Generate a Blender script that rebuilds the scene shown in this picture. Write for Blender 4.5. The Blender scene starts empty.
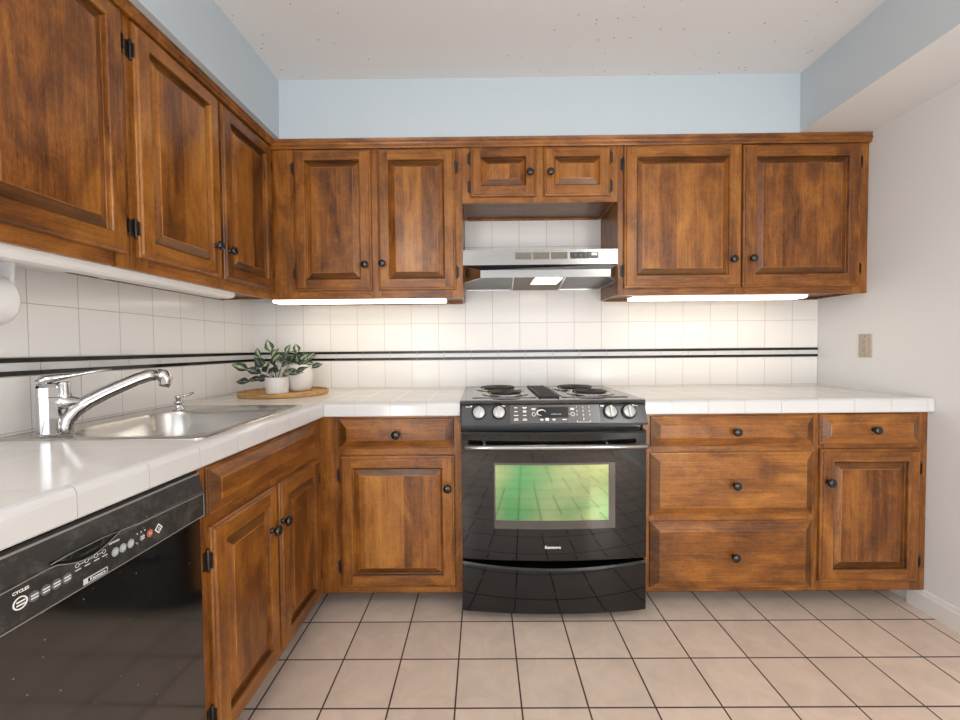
import bpy, math, random
from mathutils import Vector, Matrix
random.seed(7)
S = bpy.context.scene
COL = S.collection
PI = math.pi

# ------------------------------------------------------------------ camera, world, lights, exposure
CAM = dict(x=1.29554, y=-2.38972, z=1.14310, f=422.815, pitch=-0.029523, yaw=0.006330, roll=0.009236)
def make_camera():
    c = bpy.data.cameras.new('camera'); o = bpy.data.objects.new('camera', c); COL.objects.link(o)
    ya, pi, ro = CAM['yaw'], CAM['pitch'], CAM['roll']
    F0 = Vector((-math.sin(ya), math.cos(ya), 0)); R = Vector((math.cos(ya), math.sin(ya), 0)); U = Vector((0, 0, 1))
    F = F0*math.cos(pi) + U*math.sin(pi); U2 = U*math.cos(pi) - F0*math.sin(pi)
    X = R*math.cos(ro) - U2*math.sin(ro); Y = R*math.sin(ro) + U2*math.cos(ro); Z = -F
    m = Matrix.Identity(4)
    for i in range(3):
        m[i][0], m[i][1], m[i][2] = X[i], Y[i], Z[i]
    m[0][3], m[1][3], m[2][3] = CAM['x'], CAM['y'], CAM['z']
    o.matrix_world = m
    c.sensor_width = 36.0; c.lens = CAM['f']*36.0/960.0; c.clip_start = 0.02
    S.camera = o
make_camera()

W = bpy.data.worlds.new('daylight'); S.world = W; W.use_nodes = True
bg = W.node_tree.nodes['Background']
bg.inputs[0].default_value = (0.75, 0.87, 1.0, 1); bg.inputs[1].default_value = 0.6

def area(name, loc, rot, sx, sy, power, color):
    l = bpy.data.lights.new(name, 'AREA'); l.shape = 'RECTANGLE'; l.size = sx; l.size_y = sy
    l.energy = power; l.color = color
    o = bpy.data.objects.new(name, l); COL.objects.link(o); o.location = loc; o.rotation_euler = rot
    return o
# added unseen fill behind the camera: cool window panel, high and low points
area('added_window_fill', (1.5, -4.75, 1.22), (PI/2, 0, 0), 2.9, 1.4, 46, (0.84, 0.92, 1.0))
for nm, px, py, pz, pw, ps in (('added_high_fill', 0.55, -2.75, 2.10, 20, .14), ('added_high_fill', 2.62, -2.75, 2.10, 20, .14),
                               ('added_low_fill', 0.35, -3.0, 0.62, 38, .25), ('added_low_fill', 2.75, -3.0, 0.62, 44, .25)):  # low pair added to lift the ceiling and undersides
    pl = bpy.data.lights.new(nm, 'POINT'); pl.energy = pw; pl.color = (1.0, 0.955, 0.905); pl.shadow_soft_size = ps
    plo = bpy.data.objects.new(nm, pl); COL.objects.link(plo); plo.location = (px, py, pz)

S.view_settings.view_transform = 'Standard'; S.view_settings.look = 'None'
S.view_settings.exposure = 0.0; S.view_settings.gamma = 1.0
S.view_settings.use_curve_mapping = False

# ------------------------------------------------------------------ materials
def mat(name, color=(.8, .8, .8), rough=.5, metal=0.0, ior=1.45, coat=0.0, emit=None, estr=0.0):
    m = bpy.data.materials.new(name); m.use_nodes = True
    b = m.node_tree.nodes['Principled BSDF']
    b.inputs['Base Color'].default_value = (*color, 1); b.inputs['Roughness'].default_value = rough
    b.inputs['Metallic'].default_value = metal; b.inputs['IOR'].default_value = ior
    b.inputs['Coat Weight'].default_value = coat; b.inputs['Coat Roughness'].default_value = 0.12
    if emit:
        b.inputs['Emission Color'].default_value = (*emit, 1); b.inputs['Emission Strength'].default_value = estr
    return m
class NT:
    def __init__(s, m): s.t = m.node_tree; s.b = s.t.nodes['Principled BSDF']
    def n(s, typ, **kw):
        x = s.t.nodes.new(typ)
        for k, v in kw.items():
            if k.startswith('i_'):
                k2 = k[2:]
                x.inputs[int(k2) if k2.isdigit() else k2.replace('_', ' ')].default_value = v
            else: setattr(x, k, v)
        return x
    def l(s, a, b): s.t.links.new(a, b)
    def math(s, op, a, b=None, c=None):
        x = s.n('ShaderNodeMath', operation=op)
        for i, v in enumerate((a, b, c)):
            if v is None: continue
            if isinstance(v, (int, float)): x.inputs[i].default_value = v
            else: s.l(v, x.inputs[i])
        return x.outputs[0]
    def ramp(s, fac, stops):
        r = s.n('ShaderNodeValToRGB'); e = r.color_ramp.elements
        while len(e) < len(stops): e.new(0.5)
        for k, (p, c) in enumerate(stops): e[k].position = p; e[k].color = (*c, 1)
        s.l(fac, r.inputs[0]); return r.outputs[0]
    def mix(s, fac, a, b, mode='MIX'):
        x = s.n('ShaderNodeMix', data_type='RGBA', blend_type=mode)
        for i, v in ((0, fac), (6, a), (7, b)):
            if isinstance(v, (int, float)): x.inputs[i].default_value = v
            elif isinstance(v, tuple): x.inputs[i].default_value = (*v, 1)
            else: s.l(v, x.inputs[i])
        return x.outputs[2]

def wood(name, grain, boards=False, tone=1.0):
    m = mat(name, rough=.36, coat=.05); t = NT(m)
    tc = t.n('ShaderNodeTexCoord'); oi = t.n('ShaderNodeObjectInfo')
    off = t.n('ShaderNodeVectorMath', operation='ADD')
    sc = t.n('ShaderNodeVectorMath', operation='SCALE'); sc.inputs[0].default_value = (13.7, 5.3, 29.1)
    t.l(oi.outputs['Random'], sc.inputs['Scale'])
    t.l(tc.outputs['Object'], off.inputs[0]); t.l(sc.outputs[0], off.inputs[1])
    sep = t.n('ShaderNodeSeparateXYZ'); t.l(off.outputs[0], sep.inputs[0])
    along, across = ('Z', 'X') if grain == 'v' else ('X', 'Z')
    def vec(fa, fb):
        c = t.n('ShaderNodeCombineXYZ')
        t.l(t.math('MULTIPLY', sep.outputs[along], fa), c.inputs[0])
        t.l(t.math('MULTIPLY', sep.outputs[across], fb), c.inputs[1])
        t.l(t.math('MULTIPLY', sep.outputs['Y'], fb), c.inputs[2])
        return c.outputs[0]
    n1 = t.n('ShaderNodeTexNoise', i_Scale=1.0, i_Detail=4.0, i_Roughness=.6, i_Distortion=.6); t.l(vec(4.5, 11), n1.inputs['Vector'])
    n2 = t.n('ShaderNodeTexNoise', i_Scale=1.0, i_Detail=4.0, i_Roughness=.65, i_Distortion=.4); t.l(vec(5, 110), n2.inputs['Vector'])
    n3 = t.n('ShaderNodeTexNoise', i_Scale=1.0, i_Detail=2.0, i_Roughness=.7); t.l(vec(60, 700), n3.inputs['Vector'])
    n4 = t.n('ShaderNodeTexNoise', i_Scale=1.0, i_Detail=2.0, i_Roughness=.5, i_Distortion=1.2); t.l(vec(60, 14), n4.inputs['Vector'])   # curly figure
    v = t.math('MULTIPLY_ADD', n1.outputs[0], .60, t.math('MULTIPLY', n2.outputs[0], .32))
    v = t.math('MULTIPLY_ADD', n3.outputs[0], .34, t.math('SUBTRACT', v, .04))
    v = t.math('MULTIPLY_ADD', n4.outputs[0], .07, v)
    if boards:
        bi = t.math('FLOOR', t.math('DIVIDE', sep.outputs[across], .083))
        wn = t.n('ShaderNodeTexWhiteNoise', noise_dimensions='1D'); t.l(bi, wn.inputs['W'])
        v = t.math('MULTIPLY_ADD', t.math('SUBTRACT', wn.outputs['Value'], .5), .20, v)
    v = t.math('MULTIPLY_ADD', t.math('SUBTRACT', oi.outputs['Random'], .5), .08, v)
    col = t.ramp(v, [(q, tuple(x*tone for x in cc_)) for q, cc_ in ((.38, (.036, .0105, .0028)), (.54, (.140, .0455, .0080)), (.68, (.275, .099, .0155)), (.86, (.440, .190, .038)))])
    t.l(col, t.b.inputs['Base Color'])
    t.l(t.math('MULTIPLY_ADD', n2.outputs[0], .25, .20), t.b.inputs['Roughness'])
    bp = t.n('ShaderNodeBump', i_Strength=.06, i_Distance=.002); t.l(n2.outputs[0], bp.inputs['Height']); t.l(bp.outputs[0], t.b.inputs['Normal'])
    return m
WV = wood('stained_wood_upright', 'v'); WH = wood('stained_wood_level', 'h'); WP = wood('stained_wood_panel', 'v', True)
WE = wood('stained_end_grain', 'h', False, .50); WW = wood('worn_wood_edge', 'h', False, 1.55)
WOOD = [WV, WH, WP, WE, WW]

def tiles(name, ax, org, size, tile, grout, gw, rough, var=.04, mottled=0.0, bump=.4, coat=0.0):
    """square tile grid on two object-space axes"""
    m = mat(name, tile, rough, coat=coat); t = NT(m)
    tc = t.n('ShaderNodeTexCoord'); sep = t.n('ShaderNodeSeparateXYZ'); t.l(tc.outputs['Object'], sep.inputs[0])
    c = t.n('ShaderNodeCombineXYZ')
    for k in range(2):
        t.l(t.math('ADD', t.math('SUBTRACT', sep.outputs[ax[k]], org[k]), size*40), c.inputs[k])
    br = t.n('ShaderNodeTexBrick', offset=0.0, squash=1.0)
    t.l(c.outputs[0], br.inputs['Vector'])
    for k, v in (('Scale', 1.0), ('Mortar Size', gw/2), ('Mortar Smooth', .3), ('Brick Width', size), ('Row Height', size)): br.inputs[k].default_value = v
    a = tuple(x*(1-var) for x in tile); b = tuple(min(1, x*(1+var)) for x in tile)
    br.inputs['Color1'].default_value = (*a, 1); br.inputs['Color2'].default_value = (*b, 1); br.inputs['Mortar'].default_value = (*grout, 1)
    col = br.outputs['Color']
    if mottled:
        n = t.n('ShaderNodeTexNoise', i_Scale=9.0, i_Detail=5.0, i_Roughness=.65, i_Distortion=.8); t.l(tc.outputs['Object'], n.inputs['Vector'])
        f = t.math('MULTIPLY_ADD', t.math('SUBTRACT', n.outputs[0], .5), mottled*2, 1.0)
        cc = t.n('ShaderNodeCombineColor'); [t.l(f, cc.inputs[i]) for i in range(3)]
        col = t.mix(1.0, col, cc.outputs[0], 'MULTIPLY')
    t.l(col, t.b.inputs['Base Color'])
    t.l(t.math('MULTIPLY_ADD', br.outputs['Fac'], .5, rough), t.b.inputs['Roughness'])
    bp = t.n('ShaderNodeBump', i_Strength=bump, i_Distance=.0015, invert=True); t.l(br.outputs['Fac'], bp.inputs['Height']); t.l(bp.outputs[0], t.b.inputs['Normal'])
    return m

def plaster(name, color, rough=.7, speck=0.0, bump=.08):
    m = mat(name, color, rough); t = NT(m)
    tc = t.n('ShaderNodeTexCoord')
    n = t.n('ShaderNodeTexNoise', i_Scale=160.0, i_Detail=3.0); t.l(tc.outputs['Object'], n.inputs['Vector'])
    bp = t.n('ShaderNodeBump', i_Strength=bump, i_Distance=.002); t.l(n.outputs[0], bp.inputs['Height']); t.l(bp.outputs[0], t.b.inputs['Normal'])
    if speck:
        v = t.n('ShaderNodeTexVoronoi', i_Scale=30.0); t.l(tc.outputs['Object'], v.inputs['Vector'])
        n2 = t.n('ShaderNodeTexNoise', i_Scale=2.2, i_Detail=1.0); t.l(tc.outputs['Object'], n2.inputs['Vector'])
        wn = t.n('ShaderNodeTexWhiteNoise', noise_dimensions='3D'); t.l(v.outputs['Position'], wn.inputs['Vector'])
        keep = t.math('MULTIPLY', t.math('GREATER_THAN', wn.outputs['Value'], .62), t.math('GREATER_THAN', n2.outputs[0], .5))
        dot = t.math('MULTIPLY', t.math('LESS_THAN', v.outputs['Distance'], .105), keep)
        t.l(t.mix(t.math('MULTIPLY', dot, speck), color, (.16, .15, .14)), t.b.inputs['Base Color'])
    return m

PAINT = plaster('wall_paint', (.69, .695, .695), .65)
SOFFIT = plaster('soffit_paint', (.46, .525, .572), .6, speck=.0)
SOFFIT_SPOT = plaster('spotted_soffit_paint', (.50, .55, .585), .6, speck=.8)
CEIL = plaster('ceiling_paint', (.66, .665, .67), .8, speck=.8)
FLOOR = tiles('floor_tile', 'XY', (.3506, -.6585), .2118, (.67, .535, .44), (.065, .042, .032), .0066, .32, .05, .22, .5)
WALLT = tiles('wall_tile_back', 'XZ', (.1341, 1.280), .1524, (.76, .735, .705), (.47, .41, .36), .0026, .16, .015, 0, .5)
WALLTL = tiles('wall_tile_left', 'YZ', (-.1304, 1.280), .1524, (.78, .765, .745), (.45, .40, .36), .0026, .16, .015, 0, .5)
WALLT2 = tiles('wall_tile_back_low', 'XZ', (.1341, .922), .1524, (.76, .735, .705), (.47, .41, .36), .0026, .16, .015, 0, .5)
WALLT3 = tiles('wall_tile_hood', 'XZ', (.1341, 1.703), .1524, (.76, .735, .705), (.47, .41, .36), .0026, .16, .015, 0, .5)
WALLTL2 = tiles('wall_tile_left_low', 'YZ', (-.1304, .922), .1524, (.78, .765, .745), (.45, .40, .36), .0026, .16, .015, 0, .5)
COUNTER = tiles('counter_tile', 'XY', (.603, -.6405), .1524, (.71, .69, .665), (.50, .44, .39), .0026, .14, .015, 0, .4)
WHITE_TRIM = mat('white_glazed_trim', (.62, .615, .61), .15)
GROUT = mat('grout', (.42, .38, .34), .9)
BLACK_TRIM = mat('black_glazed_strip', (.012, .011, .010), .12)
BASEB = mat('white_baseboard', (.72, .70, .67), .45)
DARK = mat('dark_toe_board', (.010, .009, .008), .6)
KNOB = mat('black_knob', (.006, .006, .006), .16, ior=1.6)
HINGE = mat('aged_iron', (.06, .05, .045), .42, .8)
STEEL = mat('brushed_steel', (.33, .325, .315), .22, 1.0)
def brushed(m, axis, lo=.14, hi=.30):
    t = NT(m); tc = t.n('ShaderNodeTexCoord'); mp = t.n('ShaderNodeMapping')
    mp.inputs['Scale'].default_value = [3 if k == axis else 400 for k in range(3)]
    t.l(tc.outputs['Object'], mp.inputs[0]); n = t.n('ShaderNodeTexNoise', i_Scale=1.0, i_Detail=2.0); t.l(mp.outputs[0], n.inputs['Vector'])
    t.l(t.math('MULTIPLY_ADD', n.outputs[0], hi-lo, lo), t.b.inputs['Roughness'])
brushed(STEEL, 0)
SINKST = mat('sink_steel', (.55, .53, .50), .27, 1.0); brushed(SINKST, 1, .16, .30)
CHROME = mat('chrome', (.60, .60, .61), .05, 1.0)
BLACKG = mat('black_glass', (.004, .004, .004), .025, ior=1.5)
BLACKP = mat('black_plastic', (.016, .015, .015), .22, ior=1.5)
BLACKM = mat('black_enamel', (.022, .021, .021), .07, ior=2.0)
PANELB = mat('black_control_panel', (.030, .032, .036), .20, ior=1.6)
DWBLACK = mat('dusty_black_plastic', (.02, .02, .02), .25, ior=1.5)
def dusty(m, amount, base):
    t = NT(m); tc = t.n('ShaderNodeTexCoord')
    n = t.n('ShaderNodeTexNoise', i_Scale=26.0, i_Detail=6.0, i_Roughness=.75); t.l(tc.outputs['Object'], n.inputs['Vector'])
    v = t.n('ShaderNodeTexVoronoi', i_Scale=70.0); t.l(tc.outputs['Object'], v.inputs['Vector'])
    wn = t.n('ShaderNodeTexWhiteNoise', noise_dimensions='3D'); t.l(v.outputs['Position'], wn.inputs['Vector'])
    dot = t.math('MULTIPLY', t.math('LESS_THAN', v.outputs['Distance'], .085), t.math('GREATER_THAN', wn.outputs['Value'], .80))
    sm = t.ramp(n.outputs[0], [(.48, (0, 0, 0)), (.75, (1, 1, 1))])
    f = t.math('MULTIPLY', sm, amount); f = t.math('MAXIMUM', f, t.math('MULTIPLY', dot, 1.0))
    t.l(t.mix(f, base, (.30, .28, .26)), t.b.inputs['Base Color'])
dusty(DWBLACK, .22, (.030, .028, .027))
DWDOOR = mat('black_gloss_door', (.006, .006, .006), .09, ior=2.1); dusty(DWDOOR, .0, (.005, .005, .005))
KNOBS = mat('silver_knob', (.55, .55, .54), .35, .4)
GREENG = mat('green_coated_glass', (.29, .45, .24), .05, 1.0)
GREYL = mat('worn_edge', (.26, .25, .235), .35)
def greenglass():
    t = NT(GREENG); tc = t.n('ShaderNodeTexCoord'); n = t.n('ShaderNodeTexNoise', i_Scale=4.5, i_Detail=1.0); t.l(tc.outputs['Object'], n.inputs['Vector'])
    t.l(t.ramp(n.outputs[0], [(.38, (.13, .34, .15)), (.60, (.30, .40, .21))]), t.b.inputs['Base Color'])
greenglass()
SILVERW = mat('silver_marking', (.62, .64, .66), .4)
REDM = mat('red_marking', (.45, .10, .06), .4)
BRIGHT = mat('white_marking', (.80, .80, .78), .4)
LENS = mat('fluorescent_lens', (.9, .9, .88), .4, emit=(1.0, .86, .68), estr=5.5)
HOODLENS = mat('hood_lamp_lens', (.9, .9, .88), .4, emit=(1.0, .84, .62), estr=7.0)
PLASTIC = mat('white_plastic', (.72, .71, .69), .35)
FILTER = mat('filter_mesh', (.17, .15, .125), .5, .6)
HOODPAN = mat('dark_pan', (.05, .05, .052), .3, .5)
COIL = mat('coil_iron', (.025, .022, .020), .45, .3)
PAN = mat('drip_pan_chrome', (.55, .53, .50), .2, 1.0)
BEIGE = mat('beige_plate', (.42, .36, .30), .4)
OUTD = mat('outlet_slot', (.04, .03, .03), .5)
PAPER = mat('paper_towel', (.80, .80, .80), .9)
POT = mat('white_ceramic', (.74, .72, .70), .4)
SOIL = mat('soil', (.03, .022, .015), .9)
BAMBOO = mat('bamboo', (.50, .27, .085), .4)
def bamboo():
    t = NT(BAMBOO); tc = t.n('ShaderNodeTexCoord'); mp = t.n('ShaderNodeMapping'); mp.inputs['Scale'].default_value = (4, 60, 60)
    t.l(tc.outputs['Object'], mp.inputs[0]); n = t.n('ShaderNodeTexNoise', i_Scale=1.0, i_Detail=3.0); t.l(mp.outputs[0], n.inputs['Vector'])
    t.l(t.ramp(n.outputs[0], [(.3, (.36, .18, .05)), (.7, (.60, .36, .13))]), t.b.inputs['Base Color'])
bamboo()
LEAF = mat('variegated_leaf', (.1, .2, .08), .45)
def leafmat():
    t = NT(LEAF); at = t.n('ShaderNodeUVMap'); sep = t.n('ShaderNodeSeparateXYZ'); t.l(at.outputs[0], sep.inputs[0])
    tc = t.n('ShaderNodeTexCoord')
    n = t.n('ShaderNodeTexNoise', i_Scale=70.0, i_Detail=3.0); t.l(tc.outputs['Object'], n.inputs['Vector'])
    # pale heart of the leaf with a dark green margin; the v coordinate's whole part picks pale or dark leaves
    d = t.math('ABSOLUTE', t.math('SUBTRACT', sep.outputs['X'], .5))
    f = t.math('MULTIPLY_ADD', n.outputs[0], .45, t.math('SUBTRACT', .42, t.math('MULTIPLY', d, 1.3)))
    pale = t.ramp(f, [(.32, (.045, .075, .045)), (.48, (.30, .37, .20)), (.70, (.60, .64, .46))])
    dark = t.ramp(f, [(.35, (.028, .042, .032)), (.55, (.09, .115, .085)), (.72, (.48, .50, .44))])
    t.l(t.mix(t.math('GREATER_THAN', sep.outputs['Y'], 1.0), pale, dark), t.b.inputs['Base Color'])
leafmat()
STEM = mat('plant_stem', (.06, .09, .04), .5)

# ------------------------------------------------------------------ mesh helpers
class MB:
    def __init__(s): s.v = []; s.f = []; s.m = []; s.sm = []; s.uv = {}
    def vert(s, p): s.v.append(tuple(p)); return len(s.v)-1
    def face(s, ids, mi=0, smooth=False): s.f.append(tuple(ids)); s.m.append(mi); s.sm.append(smooth)
    def quad(s, pts, mi=0): s.face([s.vert(p) for p in pts], mi)
    def box(s, x0, x1, y0, y1, z0, z1, mi=0, bev=0.0):
        if bev > 0:
            b = bev
            # chamfered box from 24 vertices
            lo, hi = (x0, y0, z0), (x1, y1, z1); ids = {}
            for sx in (0, 1):
                for sy in (0, 1):
                    for sz in (0, 1):
                        c = [(lo, hi)[t_][k] for k, t_ in enumerate((sx, sy, sz))]
                        sg = [1-2*t_ for t_ in (sx, sy, sz)]
                        for ax in range(3):
                            p = [c[k] + (0 if k == ax else sg[k]*b) for k in range(3)]
                            ids[(sx, sy, sz, ax)] = s.vert(p)
            def fc(l): s.face(l, mi)
            for ax in range(3):
                a, b2 = [k for k in range(3) if k != ax]
                for side in (0, 1):
                    l = []
                    for (u, w) in ((0, 0), (1, 0), (1, 1), (0, 1)):
                        t_ = [0, 0, 0]; t_[ax] = side; t_[a] = u; t_[b2] = w
                        l.append(ids[(*t_, ax)])
                    fc(l)
                # edges along axis ax
                for (u, w) in ((0, 0), (1, 0), (1, 1), (0, 1)):
                    l = []
                    for side in (0, 1):
                        t_ = [0, 0, 0]; t_[ax] = side; t_[a] = u; t_[b2] = w
                        l.append((ids[(*t_, a)], ids[(*t_, b2)]))
                    fc([l[0][0], l[0][1], l[1][1], l[1][0]])
            for sx in (0, 1):
                for sy in (0, 1):
                    for sz in (0, 1): fc([ids[(sx, sy, sz, k)] for k in range(3)])
            return
        i = [s.vert((x, y, z)) for z in (z0, z1) for (x, y) in ((x0, y0), (x1, y0), (x1, y1), (x0, y1))]
        for q in ((3, 2, 1, 0), (4, 5, 6, 7), (0, 1, 5, 4), (1, 2, 6, 5), (2, 3, 7, 6), (3, 0, 4, 7)): s.face([i[k] for k in q], mi)
    def loops(s, loops, mi=0, smooth=False, cap0=False, cap1=False, closed=True):
        idx = [[s.vert(p) for p in L] for L in loops]
        n = len(idx[0])
        for a, b in zip(idx, idx[1:]):
            for k in range(n if closed else n-1):
                s.face([a[k], a[(k+1) % n], b[(k+1) % n], b[k]], mi, smooth)
        if cap0: s.face(idx[0][::-1], mi)
        if cap1: s.face(idx[-1], mi)
        return idx
    def lathe(s, prof, center=(0, 0, 0), axis='z', n=24, mi=0, smooth=True, cap0=True, cap1=True):
        L = []
        for r, h in prof:
            ring = []
            for k in range(n):
                a = 2*PI*k/n; c, d = r*math.cos(a), r*math.sin(a)
                p = {'z': (c, d, h), 'y': (c, -h, d), 'x': (h, c, d)}[axis]
                ring.append(tuple(center[i]+p[i] for i in range(3)))
            L.append(ring)
        s.loops(L, mi, smooth, cap0, cap1)
    def tube(s, pts, rad, n=12, mi=0, flat=None, cap=True):
        pts = [Vector(p) for p in pts]; rr = rad if isinstance(rad, (list, tuple)) else [rad]*len(pts)
        L = []; up = Vector((0, 0, 1)); prev = None
        for k, p in enumerate(pts):
            d = (pts[min(k+1, len(pts)-1)]-pts[max(k-1, 0)]).normalized()
            if prev is None:
                u = d.cross(up)
                if u.length < 1e-3: u = d.cross(Vector((1, 0, 0)))
                u.normalize()
            else:
                u = (prev - d*prev.dot(d)).normalized()
            prev = u; w = u.cross(d).normalized()
            fl = flat[k] if flat else 1.0
            L.append([p + u*(rr[k]*math.cos(2*PI*j/n)) + w*(rr[k]*fl*math.sin(2*PI*j/n)) for j in range(n)])
        s.loops(L, mi, True, cap, cap)
    def prism(s, poly, lo, hi, axis='x', mi=0, caps=True):
        def P(a, b, h): return {'x': (h, a, b), 'y': (a, h, b), 'z': (a, b, h)}[axis]
        s.loops([[P(a, b, lo) for a, b in poly], [P(a, b, hi) for a, b in poly]], mi, False, caps, caps)
    def build(s, name, mats, parent=None, loc=(0, 0, 0), fix=True):
        me = bpy.data.meshes.new(name); me.from_pydata(s.v, [], s.f)
        for mm in (mats if isinstance(mats, list) else [mats]): me.materials.append(mm)
        me.polygons.foreach_set('material_index', s.m); me.polygons.foreach_set('use_smooth', s.sm)
        if s.uv:
            uvl = me.uv_layers.new(name='UVMap')
            for p in me.polygons:
                for li, vi in zip(p.loop_indices, p.vertices): uvl.data[li].uv = s.uv.get(vi, (0, 0))
        me.update()
        if fix:
            import bmesh
            bm = bmesh.new(); bm.from_mesh(me); bmesh.ops.recalc_face_normals(bm, faces=bm.faces); bm.to_mesh(me); bm.free()
        o = bpy.data.objects.new(name, me); COL.objects.link(o); o.location = loc
        if parent: o.parent = parent
        return o
def tag(o, label=None, cat=None, group=None, kind=None):
    if label: o['label'] = label
    if cat: o['category'] = cat
    if group: o['group'] = group
    if kind: o['kind'] = kind
    return o
def thing(name, label, cat, loc=(0, 0, 0), rz=0.0, group=None):
    o = bpy.data.objects.new(name, None); COL.objects.link(o); o.empty_display_size = .05
    o.location = loc; o.rotation_euler = (0, 0, rz)
    return tag(o, label, cat, group)
def struct(name, mb, mats, label=None):
    o = mb.build(name, mats); o['kind'] = 'structure'
    return o
def text(name, body, size, m, parent, loc, tilt=PI/2, align='CENTER', bold=0.0, xs=1.0):
    c = bpy.data.curves.new(name, 'FONT'); c.body = body; c.size = size; c.align_x = align; c.align_y = 'CENTER'
    c.extrude = .0002; c.offset = bold; c.resolution_u = 2
    o = bpy.data.objects.new(name, c); COL.objects.link(o)
    dg = bpy.context.evaluated_depsgraph_get(); me = bpy.data.meshes.new_from_object(o.evaluated_get(dg))
    bpy.data.objects.remove(o); me.materials.clear(); me.materials.append(m)
    o = bpy.data.objects.new(name, me); COL.objects.link(o); o.parent = parent; o.location = loc; o.rotation_euler = (tilt, 0, 0); o.scale = (xs, 1, 1)
    return o

# ------------------------------------------------------------------ the room
RW = 3.174; ZC = 2.438; YN = -4.9
SK = .0201; SKA = math.atan(SK)
def lx(x, y, y0=-.3):            # the left run leans slightly: a line that passes x at y0
    return x + SK*(y-y0)
b = MB(); b.box(-.12, RW+.12, YN, .12, -.05, 0); struct('floor', b, FLOOR)
b = MB(); b.box(-.12, RW+.12, YN, .12, ZC, ZC+.05); struct('ceiling', b, CEIL)
b = MB(); b.box(-.12, RW+.12, 0, .12, 0, ZC); struct('wall_back', b, PAINT)
b = MB(); b.box(-.12, 0, YN, 0, 0, ZC); struct('wall_left', b, PAINT)
b = MB(); b.box(RW, RW+.12, YN, 0, 0, ZC); struct('wall_right', b, PAINT)
b = MB()
b.box(-.12, .12, YN, YN+.12, 0, ZC); b.box(2.88, RW+.12, YN, YN+.12, 0, ZC); b.box(.12, 2.88, YN, YN+.12, 0, .50); b.box(.12, 2.88, YN, YN+.12, 1.95, ZC)
struct('wall_front', b, PAINT)
b = MB()
for x0, x1 in ((.12, .17), (1.475, 1.525), (2.83, 2.88)): b.box(x0, x1, YN+.03, YN+.09, .50, 1.95)
for z0, z1 in ((.50, .55), (1.90, 1.95)): b.box(.17, 2.83, YN+.03, YN+.09, z0, z1)
struct('window_1', b, BASEB)  # unseen window, its opening sized for the fill light
# soffits above the cabinets
YS = -.3201; ZS = 2.158
b = MB()
b.loops([[(0, YS, z), (lx(.3234, YS), YS, z), (lx(.3234, -3.6), -3.6, z), (0, -3.6, z)] for z in (ZS, ZC)], cap0=True, cap1=True)
struct('wall_soffit_left', b, SOFFIT)
b = MB(); b.box(0, RW, YS, 0, ZS, ZC); struct('wall_soffit_back', b, SOFFIT)
b = MB(); b.box(2.8274, RW, -3.6, YS, 2.1605, ZC); b.m[0] = 1; struct('wall_soffit_right', b, [SOFFIT_SPOT, PAINT])  # lighter wall paint on the underside stands in for bounce light
# baseboard on the right wall
b = MB()
b.prism([(RW, 0), (RW-.014, 0), (RW-.014, .070), (RW-.010, .078), (RW-.008, .088), (RW, .092)], YN+.12, -.54, axis='y')
struct('baseboard_right', b, BASEB)

# tile backsplash with the double black pencil line
ZU, ZL = 1.1195, 1.0830; ST = .0062
def splash(name, axis, a0, a1, tmat, zt, org, low):
    b = MB()
    T = .008
    def bx(a, c, z0, z1, t, mi):
        if axis == 'x': b.box(a, c, -t, 0, z0, z1, mi)
        else: b.box(0, t, a, c, z0, z1, mi)
    bx(a0, a1, .9155, ZL-ST-.001, T, 4); bx(a0, a1, ZU+ST+.001, zt, T, 0)
    bx(a0, a1, ZL-ST-.001, ZU+ST+.001, T-.002, 2)
    k0 = math.floor((a0-org)/.1524)
    for k in range(k0, k0+40):
        s0, s1 = max(a0, org+k*.1524+.0013), min(a1, org+(k+1)*.1524-.0013)
        if s1-s0 < .005: continue
        for zc in (ZU, ZL): bx(s0, s1, zc-ST, zc+ST, T+.003, 1)
        bx(s0, s1, ZL+ST+.001, ZU-ST-.001, T, 3)
    return struct(name, b, [tmat, BLACK_TRIM, GROUT, WHITE_TRIM, low])
splash('trim_1', 'x', .008, RW-.002, WALLT, 1.41, .1341+.03, WALLT2)
b = MB(); b.box(1.203, 1.960, -.008, 0, 1.41, 1.853); struct('trim_2', b, WALLT3)
splash('trim_3', 'y', -2.3, 0, WALLTL, 1.41, -.1304+.03, WALLTL2)

# ------------------------------------------------------------------ cabinet builders (local x along the run, front at y = 0 facing -y)
def rings(b, x0, x1, z0, z1, prof, mi=0, cap=True, cap_mi=None, sides=None, last=None):
    """concentric rectangles; prof = [(inset, out)]"""
    L = [[(x0+i, -o, z0+i), (x1-i, -o, z0+i), (x1-i, -o, z1-i), (x0+i, -o, z1-i)] for i, o in prof]
    idx = [[b.vert(p) for p in r] for r in L]
    for n_, (a, c) in enumerate(zip(idx, idx[1:])):
        for k in range(4):
            b.face([a[k], a[(k+1) % 4], c[(k+1) % 4], c[k]], last if (last is not None and n_ == len(idx)-2) else (sides[k] if sides else mi))
    if cap: b.face(idx[-1], mi if cap_mi is None else cap_mi)
KNOBP = [(.0095, 0), (.0095, .003), (.0055, .006), (.0055, .012), (.0125, .015), (.0172, .020), (.0178, .0245), (.0142, .0295), (.007, .0318), (.001, .0322)]
def knob(parent, x, z, y):
    b = MB(); b.lathe(KNOBP, (x, y, z), 'y', 20); return b.build('knob', KNOB, parent)
def hinge(parent, x, z, side):
    """side: which way the leaf on the frame goes"""
    b = MB()
    b.lathe([(.0035, -.030), (.0045, -.027), (.0045, .027), (.0035, .030)], (x, -.006, z), 'z', 10)
    b.box(min(x, x+side*.012), max(x, x+side*.012), -.0025, .001, z-.024, z+.024)
    b.box(min(x, x-side*.004), max(x, x-side*.004), -.0165, -.002, z-.020, z+.020)
    return b.build('hinge', HINGE, parent)
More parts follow.
